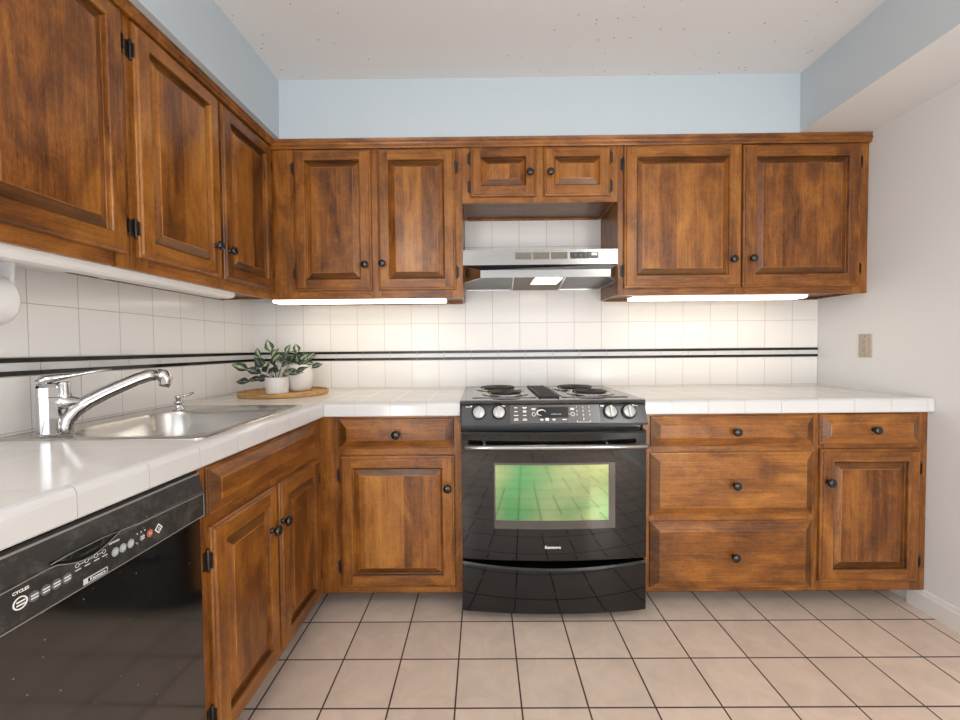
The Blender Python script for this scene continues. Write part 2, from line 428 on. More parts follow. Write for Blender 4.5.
def door(parent, x0, x1, z0, z1, kn=None, hs=None, w=.052, label=None):
    b = MB()
    rings(b, x0, x1, z0, z1, [(0, -.001), (0, .010), (.003, .0135), (.008, .0145), (.011, .0190), (.013, .0195)], cap=False, sides=[1, 0, 1, 0])
    a, o = .013, -.0195
    b.quad([(x0+a, o, z0+a), (x0+w, o, z0+a), (x0+w, o, z1-a), (x0+a, o, z1-a)], 0)
    b.quad([(x1-w, o, z0+a), (x1-a, o, z0+a), (x1-a, o, z1-a), (x1-w, o, z1-a)], 0)
    b.quad([(x0+w, o, z0+a), (x1-w, o, z0+a), (x1-w, o, z0+w), (x0+w, o, z0+w)], 1)
    b.quad([(x0+w, o, z1-w), (x1-w, o, z1-w), (x1-w, o, z1-a), (x0+w, o, z1-a)], 1)
    rings(b, x0, x1, z0, z1, [(w, .0195), (w+.003, .0170), (w+.005, .0060), (w+.007, .0045), (w+.034, .0165), (w+.0358, .0172)], 2, True, 2, [3, 2, 3, 2], 4)
    d = b.build('door', WOOD, parent)
    if kn: knob(d, kn[0], kn[1], -.0195)
    if hs:
        hx = x0-.004 if hs < 0 else x1+.004
        span = z1-z0; q = .085 if span > .4 else .05
        hinge(d, hx, z0+q, hs); hinge(d, hx, z1-q, hs)
    if label: d['label'] = label
    return d
def drawer(parent, x0, x1, z0, z1, kn=True, name='drawer'):
    b = MB()
    rings(b, x0, x1, z0, z1, [(0, -.001), (0, .004), (.003, .0060), (.008, .0065), (.009, .0080), (.037, .0205), (.0388, .0213)], 1, True, 1, [1, 3, 1, 3], 4)
    d = b.build(name, WOOD, parent)
    if kn: knob(d, (x0+x1)/2+.004, (z0+z1)/2, -.0213)
    return d
def carcass(parent, x0, x1, z0, z1, depth, stiles, rails, under=.014, fw=.019, top=True):
    """face frame of upright and level members over side, back and bottom boards"""
    b = MB()
    for a, c in stiles: b.box(a, c, 0, fw, z0, z1, 0)
    for (a, c, lo, hi) in rails: b.box(a, c, .0004, fw, lo, hi, 1)
    b.box(x0, x0+.014, fw, depth, z0+.004, z1, 0); b.box(x1-.014, x1, fw, depth, z0+.004, z1, 0)
    b.box(x0+.014, x1-.014, fw, depth, z0+under, z0+under+.012, 3)
    if top: b.box(x0+.014, x1-.014, fw, depth, z1-.012, z1, 1)
    b.box(x0+.014, x1-.014, depth-.012, depth-.0005, z0, z1, 0)
    b.box(x0+.014, x1-.014, .021, .030, z0+under, z1, 0)
    return b.build('body', WOOD, parent)

ULT = 2.131; UY = -.305; UB, UT = 1.387, 2.120; DEP = .296
# back wall uppers
c = thing('wall_cabinet', 'two-door wooden wall cabinet between the corner and the range hood', 'cabinet', (0, UY, 0), 0, 'back wall cabinets')
carcass(c, .268, 1.202, UB, UT, DEP, [(.268, .40), (.750, .800), (1.152, 1.202)], [(.40, .75, UB, UB+.06), (.80, 1.152, UB, UB+.06), (.40, .75, UT-.03, UT), (.80, 1.152, UT-.03, UT)])
door(c, .384, .760, 1.428, 2.108, (.730, 1.549), -1); door(c, .791, 1.169, 1.428, 2.106, (.815, 1.553), 1)
c = thing('wall_cabinet', 'small two-door wooden wall cabinet above the steel range hood', 'cabinet', (0, UY, 0), 0, 'back wall cabinets')
carcass(c, 1.203, 1.959, 1.847, UT, DEP, [(1.203, 1.26), (1.55, 1.612), (1.905, 1.959)], [(1.26, 1.55, 1.847, 1.89), (1.612, 1.905, 1.847, 1.89), (1.26, 1.55, UT-.03, UT), (1.612, 1.905, UT-.03, UT)], .010)
door(c, 1.245, 1.563, 1.874, 2.111, (1.531, 1.980), -1, .048); door(c, 1.600, 1.920, 1.874, 2.109, (1.629, 1.980), 1, .048)
c = thing('wall_cabinet', 'two-door wooden wall cabinet between the range hood and the wall with the outlet', 'cabinet', (0, UY, 0), 0, 'back wall cabinets')
carcass(c, 1.960, 3.172, 1.392, UT, DEP, [(1.960, 2.01), (2.53, 2.58), (3.10, 3.172)], [(2.01, 2.53, 1.392, 1.45), (2.58, 3.10, 1.392, 1.45), (2.01, 2.53, UT-.03, UT), (2.58, 3.10, UT-.03, UT)])
door(c, 1.988, 2.554, 1.426, 2.112, (2.507, 1.557), -1, .058); door(c, 2.561, 3.127, 1.426, 2.108, (2.600, 1.560), 1, .058)

# left wall uppers: local frame origin on the corner (y = 0), local x runs towards the back wall
def left_root(name, label, cat, xface, group=None):
    return thing(name, label, cat, (lx(xface, 0), 0, 0), PI/2-SKA, group)
LF = .2700
def dl(x): return x/math.cos(SKA)
c = left_root('wall_cabinet', 'two-door wooden wall cabinet above the soap dispenser end of the sink', 'cabinet', LF, 'cabinets above the sink')
carcass(c, -1.134, -.310, 1.385, ULT, .250, [(-1.134, -1.07), (-.73, -.695), (-.36, -.310)], [(-1.07, -.73, 1.385, 1.44), (-.695, -.36, 1.385, 1.44), (-1.07, -.73, ULT-.03, ULT), (-.695, -.36, ULT-.03, ULT)])
door(c, -1.114, -.722, 1.424, 2.119, (-.770, 1.541), -1); door(c, -.706, -.330, 1.424, 2.116, (-.684, 1.540), 1)
c = left_root('wall_cabinet', 'wooden wall cabinet above the paper towel roll and the dishwasher', 'cabinet', LF, 'cabinets above the sink')
carcass(c, -2.03, -1.136, 1.385, ULT, .235, [(-2.03, -1.98), (-1.60, -1.56), (-1.18, -1.136)], [(-1.98, -1.60, 1.385, 1.44), (-1.56, -1.19, 1.385, 1.44), (-1.98, -1.60, ULT-.03, ULT), (-1.56, -1.19, ULT-.03, ULT)])
door(c, -1.562, -1.154, 1.424, 2.120, (-1.545, 1.545), 1); door(c, -1.992, -1.588, 1.424, 2.106, (-1.64, 1.545), -1)

# crown moulding along both runs
CP = [(.004, 2.112), (-.018, 2.112), (-.021, 2.117), (-.021, 2.124), (-.026, 2.129), (-.028, 2.136), (-.022, 2.141), (-.023, 2.150), (-.027, 2.157), (.004, 2.157)]
b = MB()
b.prism([(UY+y*.8, z) for y, z in CP], .27, RW-.002, axis='x')
m0 = len(b.v)
b.prism([(y, 2.124+(z-2.112)*.75) for y, z in CP], -2.05, -.300, axis='x')
ca, sa = math.cos(PI/2-SKA), math.sin(PI/2-SKA); ox = lx(LF, 0)
for k in range(m0, len(b.v)):
    x, y, z = b.v[k]; b.v[k] = (ox + x*ca - y*sa, x*sa + y*ca, z)
tag(b.build('crown_molding', WH), 'dark wooden crown molding along the tops of the wall cabinets', 'molding')

# ------------------------------------------------------------------ base cabinets
BY = -.6005; BB, BT = .090, .857
def base(parent, x0, x1, stiles, rails, depth=.588, bb=BB, top=True):
    body = carcass(parent, x0, x1, bb, BT, depth, stiles, rails, .004, top=top)
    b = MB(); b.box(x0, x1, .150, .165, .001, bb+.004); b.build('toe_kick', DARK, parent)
    return body
c = thing('base_cabinet', 'one-drawer wooden base cabinet with a single door, between the inner corner and the range', 'cabinet', (0, BY, 0), 0, 'back wall base cabinets')
base(c, .602, 1.2015, [(.596, .705), (1.145, 1.2015)], [(.705, 1.145, BB, .14), (.705, 1.145, .67, .73), (.705, 1.145, .835, BT)])
drawer(c, .680, 1.171, .717, .845)
door(c, .684, 1.171, .122, .688, (1.143, .553), -1, .050)
c = thing('base_cabinet', 'three-drawer wooden base cabinet beside the range', 'cabinet', (0, BY, 0), 0, 'back wall base cabinets')
base(c, 1.979, 2.702, [(1.979, 2.02), (2.67, 2.702)], [(2.02, 2.67, BB, .13), (2.02, 2.67, .38, .44), (2.02, 2.67, .67, .74), (2.02, 2.67, .835, BT)])
b = MB(); b.box(1.9705, 1.9795, -.004, .02, .794, .812); b.build('filler_block', WH, c)
drawer(c, 2.003, 2.690, .717, .846); drawer(c, 2.002, 2.690, .421, .691); drawer(c, 2.000, 2.688, .108, .397)
c = thing('base_cabinet', 'one-drawer wooden base cabinet with a single door, against the painted side wall', 'cabinet', (0, BY, 0), 0, 'back wall base cabinets')
base(c, 2.703, 3.168, [(2.703, 2.74), (3.11, 3.172)], [(2.74, 3.11, BB, .15), (2.74, 3.11, .68, .74), (2.74, 3.11, .835, BT)])
drawer(c, 2.715, 3.131, .722, .848); door(c, 2.715, 3.135, .136, .702, (2.742, .566), 1, .052)

LBF = .6045       # face-frame plane of the sink run at y = -.3
c = left_root('sink_base_cabinet', 'wooden sink base cabinet with a false drawer front over two doors', 'cabinet', LBF)
base(c, -1.354, -.604, [(-1.354, -1.30), (-1.01, -.965), (-.665, -.604)], [(-1.30, -1.01, BB, .13), (-.965, -.665, BB, .13), (-1.31, -.665, .66, .73), (-1.31, -.665, .835, BT)], .56, .088, False)
drawer(c, -1.328, -.668, .714, .845, False, 'false_drawer_front')
door(c, -1.326, -.996, .112, .690, (-1.045, .558), -1); door(c, -.978, -.650, .112, .690, (-.972, .560), 1)

# ------------------------------------------------------------------ countertops
NOSE = [(0, .9150), (.006, .9168), (.013, .9160), (.019, .9130), (.0235, .9070), (.025, .9000), (.025, .8610), (.022, .8575), (.010, .8565), (0, .8565)]
def nose_run(b, p0, p1, out, seam0, mi=0, gm=1):
    """bullnose trim tiles from p0 to p1 (plan points on the joint line); out = unit vector outward; seams from distance seam0"""
    p0, p1, out = Vector(p0), Vector(p1), Vector(out); L = (p1-p0).length; d = (p1-p0)/L
    cuts = [0.0]; s_ = seam0
    while s_ < L-.005:
        if s_ > .005: cuts.append(s_)
        s_ += .1515
    cuts.append(L)
    for a, c in zip(cuts, cuts[1:]):
        q0 = p0 + d*(a+.0008); q1 = p0 + d*(c-.0008)
        b.loops([[(q.x+out.x*o, q.y+out.y*o, z) for o, z in NOSE] for q in (q0, q1)], mi, False, True, True)
    b.loops([[(q.x+out.x*(o-.0014), q.y+out.y*(o-.0014), z-.0012 if z > .89 else z) for o, z in NOSE] for q in (p0+d*.001, p1-d*.001)], gm, False, True, True)
NY = -.6030; NX = .6030
def nx(y): return lx(NX+.0055, y)
b = MB()
zt, zb = .915, .872
SX0, SX1, SY0, SY1 = .075, .560, -1.300, -.725
def slab(poly): b.prism(poly, zb, zt, 'z', 0)
slab([(0.001, -.001), (1.199, -.001), (1.199, NY), (.0, NY)])
slab([(.001, NY), (nx(NY), NY), (nx(SY1), SY1), (.001, SY1)])
slab([(SX1, SY1), (nx(SY1), SY1), (nx(SY0), SY0), (SX1, SY0)])
slab([(.001, SY1), (SX0, SY1), (SX0, SY0), (.001, SY0)])
slab([(.001, SY0), (nx(SY0), SY0), (nx(-2.1), -2.1), (.001, -2.1)])
nose_run(b, (nx(NY)+.025, NY), (1.199, NY), (0, -1), .1275, 2, 1)
nose_run(b, (nx(NY-.0), NY), (nx(-2.1), -2.1), (math.cos(SKA), -math.sin(SKA)*1), .172, 2, 1)
tag(b.build('countertop', [COUNTER, GROUT, WHITE_TRIM]), 'L-shaped white tiled countertop that holds the sink', 'countertop')
b = MB()
b.prism([(1.972, -.001), (3.172, -.001), (3.172, NY), (1.972, NY)], zb, zt, 'z', 0)
nose_run(b, (1.972, NY), (3.172, NY), (0, -1), .112, 2, 1)
tag(b.build('countertop', [COUNTER, GROUT, WHITE_TRIM]), 'straight white tiled countertop over the drawer cabinets', 'countertop')

# ------------------------------------------------------------------ sink, faucet, soap dispenser
def rrect(x0, x1, y0, y1, r, z, n=6):
    P = []; rs = r if isinstance(r, tuple) else (r,)*4
    for q, (sx, sy, a0) in enumerate(((1, 1, 0), (0, 1, PI/2), (0, 0, PI), (1, 0, 1.5*PI))):
        r = rs[q]; cx = x1-r if sx else x0+r; cy = y1-r if sy else y0+r
        for k in range(n+1):
            a = a0 + PI/2*k/n; P.append((cx+r*math.cos(a), cy+r*math.sin(a), z))
    return P
s = thing('kitchen_sink', 'stainless steel drop-in sink in the tiled countertop', 'sink', (0, 0, 0))
b = MB()
ox0, ox1, oy0, oy1 = .042, .580, -1.325, -.702
bx0, bx1, by0, by1 = .118, .545, -1.288, -.835
def br_(d): return (.06-d, .10-d, .17-d, .06-d)
b.loops([rrect(ox0, ox1, oy0, oy1, .025, .9152), rrect(ox0, ox1, oy0, oy1, .025, .9185), rrect(ox0+.004, ox1-.004, oy0+.004, oy1-.004, .025, .9205),
         rrect(ox0+.012, ox1-.012, oy0+.012, oy1-.012, .025, .9192), rrect(bx0-.008, bx1+.008, by0-.008, by1+.008, br_(-.008), .9190), rrect(bx0, bx1, by0, by1, br_(0), .9165)], 0, True)
b.build('rim', SINKST, s)
b = MB()
b.loops([rrect(bx0, bx1, by0, by1, br_(0), .9165), rrect(bx0+.005, bx1-.005, by0+.005, by1-.005, br_(.005), .905), rrect(bx0+.010, bx1-.010, by0+.010, by1-.010, br_(.01), .80),
         rrect(bx0+.020, bx1-.020, by0+.020, by1-.020, br_(.02), .762), rrect(bx0+.045, bx1-.045, by0+.045, by1-.045, br_(.035), .748)], 0, True, False, True)
b.build('bowl', SINKST, s)
b = MB(); b.lathe([(.045, .7482), (.045, .752), (.036, .753), (.030, .7495)], ((bx0+bx1)/2, (by0+by1)/2, 0), 'z', 24); b.build('drain', CHROME, s)

f = thing('kitchen_faucet', 'chrome single-lever kitchen faucet with a pull-out spout, standing on the sink', 'faucet', (.146, -1.282, .9215))
b = MB(); b.lathe([(.026, 0), (.0265, .003), (.0245, .005), (.0245, .100), (.0255, .102), (.0255, .108)], (0, 0, 0), 'z', 8, smooth=False)
b.lathe([(.0245, .108), (.0245, .126), (.019, .136), (.012, .138)], (0, 0, 0), 'z', 8, smooth=False)
b.build('column', CHROME, f)
D = Vector((.685, .728, 0))          # direction the spout points
def along(d, z): return (D.x*d, D.y*d, z)
b = MB()
pts = [(.030, .000), (.031, .018), (.036, .038), (.050, .060), (.076, .081), (.110, .101), (.148, .120), (.184, .137), (.212, .147), (.232, .148)]
rad = [.0160, .0165, .0175, .0190, .0195, .0190, .0182, .0180, .0182, .0172]
b.tube([along(d, z) for d, z in pts], rad, 16)
b.build('spout', CHROME, f)
b = MB()
b.tube([along(.012, .088), along(.026, .086), along(.046, .084), along(.066, .083), along(.082, .086)], [.020, .021, .016, .010, .004], 14)
b.build('collar', CHROME, f)
b = MB()
b.tube([along(.232, .1505), along(.246, .147), along(.254, .136), along(.252, .120), along(.249, .110)], [.0165, .0185, .0195, .0165, .0150], 16)
b.build('spray_head', CHROME, f)
b = MB()
b.lathe([(.0165, .080), (.016, .104), (.0135, .112), (.0135, .136), (.012, .140)], along(.030, 0), 'z', 14)
b.build('cartridge', CHROME, f)
b = MB()
b.tube([along(-.022, .136), along(-.006, .148), along(.020, .153), along(.050, .157), along(.080, .163), along(.112, .168), along(.128, .168)], [.010, .018, .017, .013, .012, .011, .007], 14, flat=[.8, .75, .6, .45, .35, .3, .3])
b.build('lever', CHROME, f)

d = thing('soap_dispenser', 'small chrome soap dispenser pump on the sink edge', 'dispenser', (.152, -.815, .9195))
b = MB(); b.lathe([(.020, 0), (.020, .004), (.014, .007), (.012, .022), (.0145, .026), (.0145, .034)], (0, 0, 0), 'z', 18); b.build('base', CHROME, d)
b = MB(); b.lathe([(.008, .034), (.008, .042), (.0115, .043), (.0115, .053), (.008, .055)], (0, 0, 0), 'z', 16)
b.tube([(0, 0, .049), (.020, .018, .053), (.038, .034, .061)], [.0055, .005, .0045], 10); b.build('nozzle', CHROME, d)

# ------------------------------------------------------------------ dishwasher
DWF = .6060
w = left_root('dishwasher', 'black built-in dishwasher with a dusty control panel', 'dishwasher', DWF)
DX0, DX1 = -1.970, -1.3565
def qx(x): return -2.39+(x+2.39)*1.040
def qz(z): return 1.143-(1.143-z)*1.040
b = MB(); b.box(DX0, DX1, .030, .56, .03, .853); b.build('tub', BLACKP, w)
b = MB(); b.box(DX0, DX1, .012, .03, .842, .856); tt = b.build('top_trim', BLACKP, w)
b = MB(); b.box(DX0, DX1, -.006, .012, .8365, .8405); b.build('trim_strip', GREYL, tt)
b = MB(); rings(b, DX0+.002, DX1-.001, .115, .727, [(0, -.03), (0, .004), (.003, .008)], 0); b.build('door_panel', DWDOOR, w)
b = MB(); b.box(DX0, DX1, .06, .075, .001, .11); b.build('toe_panel', BLACKP, w)
cp = MB()
# control panel: bowed upper outline, rolled lower lip
cp.prism([(.03, .728), (-.006, .728), (-.016, .732), (-.019, .737), (-.019, .790), (-.015, .797), (-.006, .836), (.03, .836)], DX0, DX1, 'x')
cpo = cp.build('control_panel', DWBLACK, w)
YP = -.0192
def pp(x): return x       # local x of the run
def frame_line(pts, r=.0007, name='outline', m=None, parent=None, y=YP):
    b = MB(); b.tube([(min(max(qx(x), DX0+.003), DX1-.004), y, qz(z)) for x, z in pts], r, 6); return b.build(name, m or SILVERW, parent or cpo)
DY = -1.668               # middle of the machine in the run's own coordinate
# raised outline of the panel: rounded end by the cabinet, dipping under the hand pocket
ptsU = [(DX0+.01, .796), (-1.82, .806), (-1.76, .806), (-1.745, .805)]
pocket = [(-1.748 + .122*k/12, .812 - .019*math.sin(PI*k/12)) for k in range(13)]
frame_line([(DX0+.01, .800), (-1.80, .806), (-1.755, .808)] + pocket[1:-1] + [(-1.622, .812), (-1.585, .808), (-1.50, .806), (-1.40, .803), (-1.386, .798), (-1.381, .785), (-1.381, .770), (-1.387, .757), (-1.400, .751), (-1.55, .749), (-1.75, .748), (DX0+.01, .747)], .0009, 'outline', GREYL)
b = MB()
up = [(x, .8135) for x, z in pocket]
b.loops([[(qx(x), YP-.0004, qz(z)) for x, z in pocket], [(qx(x), YP-.0002, qz(min(z+.006, .8135))) for x, z in pocket], [(qx(x), YP+.0028, qz(.8150)) for x, z in pocket]], 0, False, closed=False)
b.build('hand_pocket', KNOB, cpo)
frame_line([(-1.748, .8125), (-1.72, .8150), (-1.66, .8150), (-1.626, .8125)], .0007, 'pocket_edge', GREYL)
def disc(x, z, rx, rz, m, name='button', y=YP, n=20, ring=False):
    b = MB(); x, z, rx, rz = qx(x), qz(z), rx*1.04, rz*1.04
    if ring:
        o1 = [(x+rx*math.cos(2*PI*k/n), y-.0004, z+rz*math.sin(2*PI*k/n)) for k in range(n)]
        o2 = [(x+rx*.80*math.cos(2*PI*k/n), y-.0004, z+rz*.80*math.sin(2*PI*k/n)) for k in range(n)]
        o0 = [(p[0], y+.0006, p[2]) for p in o1]; o3 = [(p[0], y+.0002, p[2]) for p in o2]
        b.loops([o0, o1, o2, o3], 0)
    else:
        b.loops([[(x+rx*s_*math.cos(2*PI*k/n), yy, z+rz*s_*math.sin(2*PI*k/n)) for k in range(n)] for s_, yy in ((1, y+.0006), (1, y-.0006), (.86, y-.0010))], 0, False, False, True)
    return b.build(name, m, cpo)
def bars(x, z, wd, rows, m, parent, h=.0016, gap=.0034, name='lettering', y=YP-.0012):
    b = MB(); x, z = qx(x), qz(z)
    for k in range(rows):
        zz = z + (rows-1)*gap/2 - k*gap
        b.box(x-wd/2, x+wd/2, y-.0003, y+.0004, zz-h/2, zz+h/2)
    return b.build(name, m, parent)
text('lettering', 'CYCLES', .0066, BRIGHT, cpo, (qx(-1.791), YP-.0004, qz(.7965)), bold=.0002)
text('lettering', 'OPTIONS', .0052, BRIGHT, cpo, (qx(-1.639), YP-.0004, qz(.7975)), bold=.0001)
GREYB = mat('grey_button', (.30, .34, .36), .4); DKB = mat('dim_button', (.10, .11, .12), .35)
o = disc(-1.792, .7795, .0100, .0095, BRIGHT, 'button', ring=True); bars(-1.792, .7795, .012, 2, BRIGHT, o, .0022, .0050)
for x in (-1.7735, -1.757, -1.741, -1.7245):
    o = disc(x, .7785, .0078, .0080, DKB); bars(x, .7785, .0105, 2, BRIGHT, o, .0019, .0046)
for k, x in enumerate((-1.707, -1.691, -1.674, -1.659)):
    o = disc(x, .7900, .0034, .0036, SILVERW, 'indicator', ring=True); bars(x, .7830, .010, 1, SILVERW, o, .0017)
b = MB()
for a, c_ in ((-1.703, -1.695), (-1.687, -1.678), (-1.670, -1.663)): b.box(qx(a), qx(c_), YP-.0006, YP+.0003, qz(.7896), qz(.7904))
b.build('indicator_line', SILVERW, cpo)
for x in (-1.637, -1.621, -1.604):
    o = disc(x, .7785, .0072, .0082, GREYB); bars(x, .7785, .008, 3, BRIGHT, o, .0009, .0030)
text('lettering', '°c', .008, SILVERW, cpo, (qx(-1.591), YP-.0004, qz(.772)))
o = disc(-1.578, .7785, .0062, .0070, DKB); bars(-1.578, .7785, .009, 2, BRIGHT, o, .0018, .0042)
o = disc(-1.559, .7785, .0070, .0078, REDM); bars(-1.559, .7785, .007, 2, BRIGHT, o, .0008, .0032)
o = MB(); o.loops([[(qx(-1.537)+.0105*s_*math.cos(PI/2*k), yy, qz(.7785)+.0105*s_*math.sin(PI/2*k)) for k in range(4)] for s_, yy in ((1, YP+.0006), (1, YP-.0006), (.72, YP-.0006), (.72, YP+.0002))], 0)
o = o.build('button', BRIGHT, cpo); bars(-1.537, .7785, .006, 2, BRIGHT, o, .0012, .0032)
for x in (-1.589, -1.580, -1.571):
    disc(x, .790, .0011, .0012, BRIGHT, 'indicator', n=8)
b = MB(); b.box(qx(-1.698), qx(-1.654), YP-.0008, YP+.0004, qz(.7512), qz(.7608)); bd = b.build('badge', SILVERW, cpo)
b = MB(); b.box(qx(-1.6905), qx(-1.6555), YP-.0010, YP, qz(.7526), qz(.7594)); b.build('badge_field', BLACKP, bd)
text('lettering', 'Kenmore', .0078, BRIGHT, bd, (qx(-1.673), YP-.0012, qz(.7560)), bold=.0001)

# ------------------------------------------------------------------ range
r = thing('electric_range', 'black slide-in electric range with a steel door handle and a greenish oven window', 'range', (1.584, 0, 0))
HX = .381
def bow(x, d=.028): return d*(1-(x/HX)**2)
def bowed(b, x0, x1, prof, y0, mi=0, n=24, d=.028, zfun=None):
    """a front that bows towards the viewer: prof = [(out, z)] swept along x"""
    L = []
    for k in range(n+1):
        x = x0+(x1-x0)*k/n
        L.append([(x, y0-o-(bow(x, d) if o > -.02 else 0), z+(zfun(x, i) if zfun else 0)) for i, (o, z) in enumerate(prof)])
    b.loops(L, mi, False, True, True)
b = MB(); b.box(-.379, .379, -.598, -.012, .035, .903); b.box(-.370, .370, -.56, -.05, .0, .035); b.build('body', BLACKP, r)
b = MB(); b.prism([(-.012, .904), (-.622, .904), (-.634, .907), (-.637, .914), (-.632, .9205), (-.62, .922), (-.012, .922)], -.384, .386, 'x')
ct = b.build('cooktop', BLACKM, r)
# burner modules
for (x0, x1) in ((-.335, -.055), (.060, .345)):
    b = MB()
    b.loops([rrect(x0, x1, -.555, -.05, .02, .9222), rrect(x0, x1, -.555, -.05, .02, .9245), rrect(x0+.008, x1-.008, -.547, -.058, .015, .9252)], 0, False, False, True)
    mo = b.build('burner_module', BLACKM, r)
    mx = (x0+x1)/2
    for (ddx, y, rr) in ((-.012, -.195, .098), (.010, -.415, .088)):
        bb_ = MB(); bb_.lathe([(rr+.020, .9253), (rr+.020, .929), (rr+.012, .931), (rr+.006, .927), (rr-.02, .9262), (.01, .9258)], (mx+ddx, y, 0), 'z', 36); p_ = bb_.build('drip_pan', PAN, mo)
        bb_ = MB(); N = 110; turns = 4.5
        bb_.tube([(mx+ddx+(.018+(rr-.028)*k/N)*math.cos(2*PI*turns*k/N), y+(.018+(rr-.028)*k/N)*math.sin(2*PI*turns*k/N), .9345) for k in range(N+1)], .0055, 8); bb_.build('heating_coil', COIL, mo)
b = MB(); b.box(-.042, .045, -.545, -.04, .9222, .925)
for k in range(26):
    y = -.53+k*.0187; b.box(-.036, .039, y, y+.009, .925, .930)
b.box(-.042, -.036, -.545, -.04, .925, .931); b.box(.039, .045, -.545, -.04, .925, .931); b.build('vent_grille', COIL, r)
# sloping control panel
def cpy(z): return -.636 - (.905-z)*.42
b = MB(); prof = [(-.60, .904), (-.634, .904), (cpy(.895), .895), (cpy(.830), .830), (-.672, .822), (-.655, .818), (-.60, .818)]
L = []
for x, gx in ((-.381, 0), (-.377, .0), (.379, 0), (.384, 0)):
    L.append([(x, y + (.004 if abs(x) > .378 else 0), z) for y, z in prof])
b.loops(L, 0, False, True, True)
pn = b.build('control_panel', PANELB, r)
tl = math.atan(.42)         # slope of the panel from upright
def onp(x, z, out=.0): return (x, cpy(z)-out*math.cos(tl), z+out*math.sin(tl)*0)
b = MB()
for (x0, x1, z0, z1, o_) in ((-.178, .192, .831, .902, .0008),):
    b.loops([[(x0, cpy(z0)-q, z0), (x1, cpy(z0)-q, z0), (x1, cpy(z1)-q, z1), (x0, cpy(z1)-q, z1)] for q in (-.002, o_)], 0, False, False, True)
kp = b.build('keypad', BLACKM, pn)
b = MB(); z0, z1 = .852, .894
b.loops([[(-.062, cpy(z0)-q, z0), (.063, cpy(z0)-q, z0), (.063, cpy(z1)-q, z1), (-.062, cpy(z1)-q, z1)] for q in (0, .0014)], 0, False, False, True)
b.build('display', BLACKG, kp)
for x in (-.306, -.2235, .2365, .3125):
    z = .8735
    b = MB(); M = Matrix.Translation(onp(x, z)) @ Matrix.Rotation(-tl, 4, 'X')
    def addl(bm, prof, n=28, mi=0):
        k0 = len(bm.v); bm.lathe(prof, (0, 0, 0), 'y', n, mi)
        for k in range(k0, len(bm.v)): bm.v[k] = tuple(M @ Vector(bm.v[k]))
    addl(b, [(.0310, .0005), (.0305, .003), (.0265, .0038), (.0260, .001)]); kr = b.build('knob_ring', BLACKG, pn)
    b = MB(); addl(b, [(.0245, .001), (.0245, .010), (.0230, .0125), (.001, .0128)])
    k0 = len(b.v); b.box(-.0048, .0048, -.0205, -.012, -.0235, .0235, 0, .002)
    for k in range(k0, len(b.v)): b.v[k] = tuple(M @ (Matrix.Rotation(random.uniform(-.02, .02), 4, 'Y') @ Vector(b.v[k])))
    b.build('control_knob', KNOBS, pn)
def ptext(body, size, x, z, m=BRIGHT, al='CENTER', o_=.0012):
    return text('lettering', body, size, m, kp, (x, cpy(z)-o_, z), PI/2-tl, al)
for k, row in enumerate(('123', '456', '789', '0')):
    for j, ch in enumerate(row):
        ptext(ch, .0125, .098+.026*(j if k < 3 else 1), .893-.0155*k)
b = MB()
for (x0, x1, z0, z1) in ((.096, .152, .8345, .8355), (.096, .0975, .8345, .842), (.1505, .152, .8345, .842)):
    b.loops([[(x0, cpy(z0)-q, z0), (x1, cpy(z0)-q, z0), (x1, cpy(z1)-q, z1), (x0, cpy(z1)-q, z1)] for q in (0, .0012)], 0, False, False, True)
b.build('lettering', BRIGHT, kp)
def pbars(spec, m=BRIGHT, o_=.0012, nm='lettering'):
    for (x, z, wd, h) in spec:
        b = MB()
        x0, x1, z0, z1 = x-wd/2, x+wd/2, z-h/2, z+h/2
        b.loops([[(x0, cpy(z0)-q, z0), (x1, cpy(z0)-q, z0), (x1, cpy(z1)-q, z1), (x0, cpy(z1)-q, z1)] for q in (.0003, o_)], 0, False, False, True)
        b.build(nm, m, kp)
pbars([(-.153, .892, .012, .0035), (-.153, .877, .013, .003), (-.153, .862, .018, .003), (-.153, .849, .016, .003), (-.153, .844, .018, .003), (-.117, .893, .020, .003), (-.117, .889, .012, .003),
       (-.117, .879, .014, .003), (-.117, .875, .014, .003), (-.117, .862, .014, .003), (-.117, .848, .013, .003), (-.117, .844, .019, .003),
       (-.080, .888, .016, .003), (-.080, .884, .016, .003), (.080, .888, .016, .003), (.080, .884, .016, .003), (-.048, .845, .012, .006), (.002, .845, .012, .006), (.045, .845, .018, .003)])
for x in (-.080, .081):
    b = MB(); n = 18
    b.loops([[(x+rr*math.cos(2*PI*k/n), cpy(.866+rr*math.sin(2*PI*k/n))-q, .866+rr*math.sin(2*PI*k/n)) for k in range(n)] for rr, q in ((.0078, 0), (.0078, .0013), (.0060, .0013), (.0060, 0))])
    b.build('lettering', BRIGHT, kp)
pbars([(-.066, .866, .012, .0014), (.067, .866, .012, .0014)])
ptext('CLEAN LOCK', .007, .012, .866, SILVERW, o_=.0018)
b = MB(); sw = [(-.046+.017*math.cos(a_)*(1.2 if a_ > 2 else 1), .872+.011*math.sin(a_)) for a_ in [.3+k*.36 for k in range(13)]]
b.tube([(x, cpy(z)-.0018, z) for x, z in sw], [.0008+.0019*math.sin(PI*k/12) for k in range(13)], 6); b.build('emblem', BRIGHT, kp)
pbars([(-.026, .846, .014, .010)], BRIGHT); 
text('lettering', '▪—', .012, BRIGHT, pn, (-.352, cpy(.897)-.001, .897), PI/2-tl)
pbars([(-.348, .8965, .018, .002), (-.338, .899, .006, .005), (.205, .897, .014, .005), (.343, .897, .018, .002), (.333, .899, .006, .005), (-.205, .899, .016, .004)], BRIGHT)

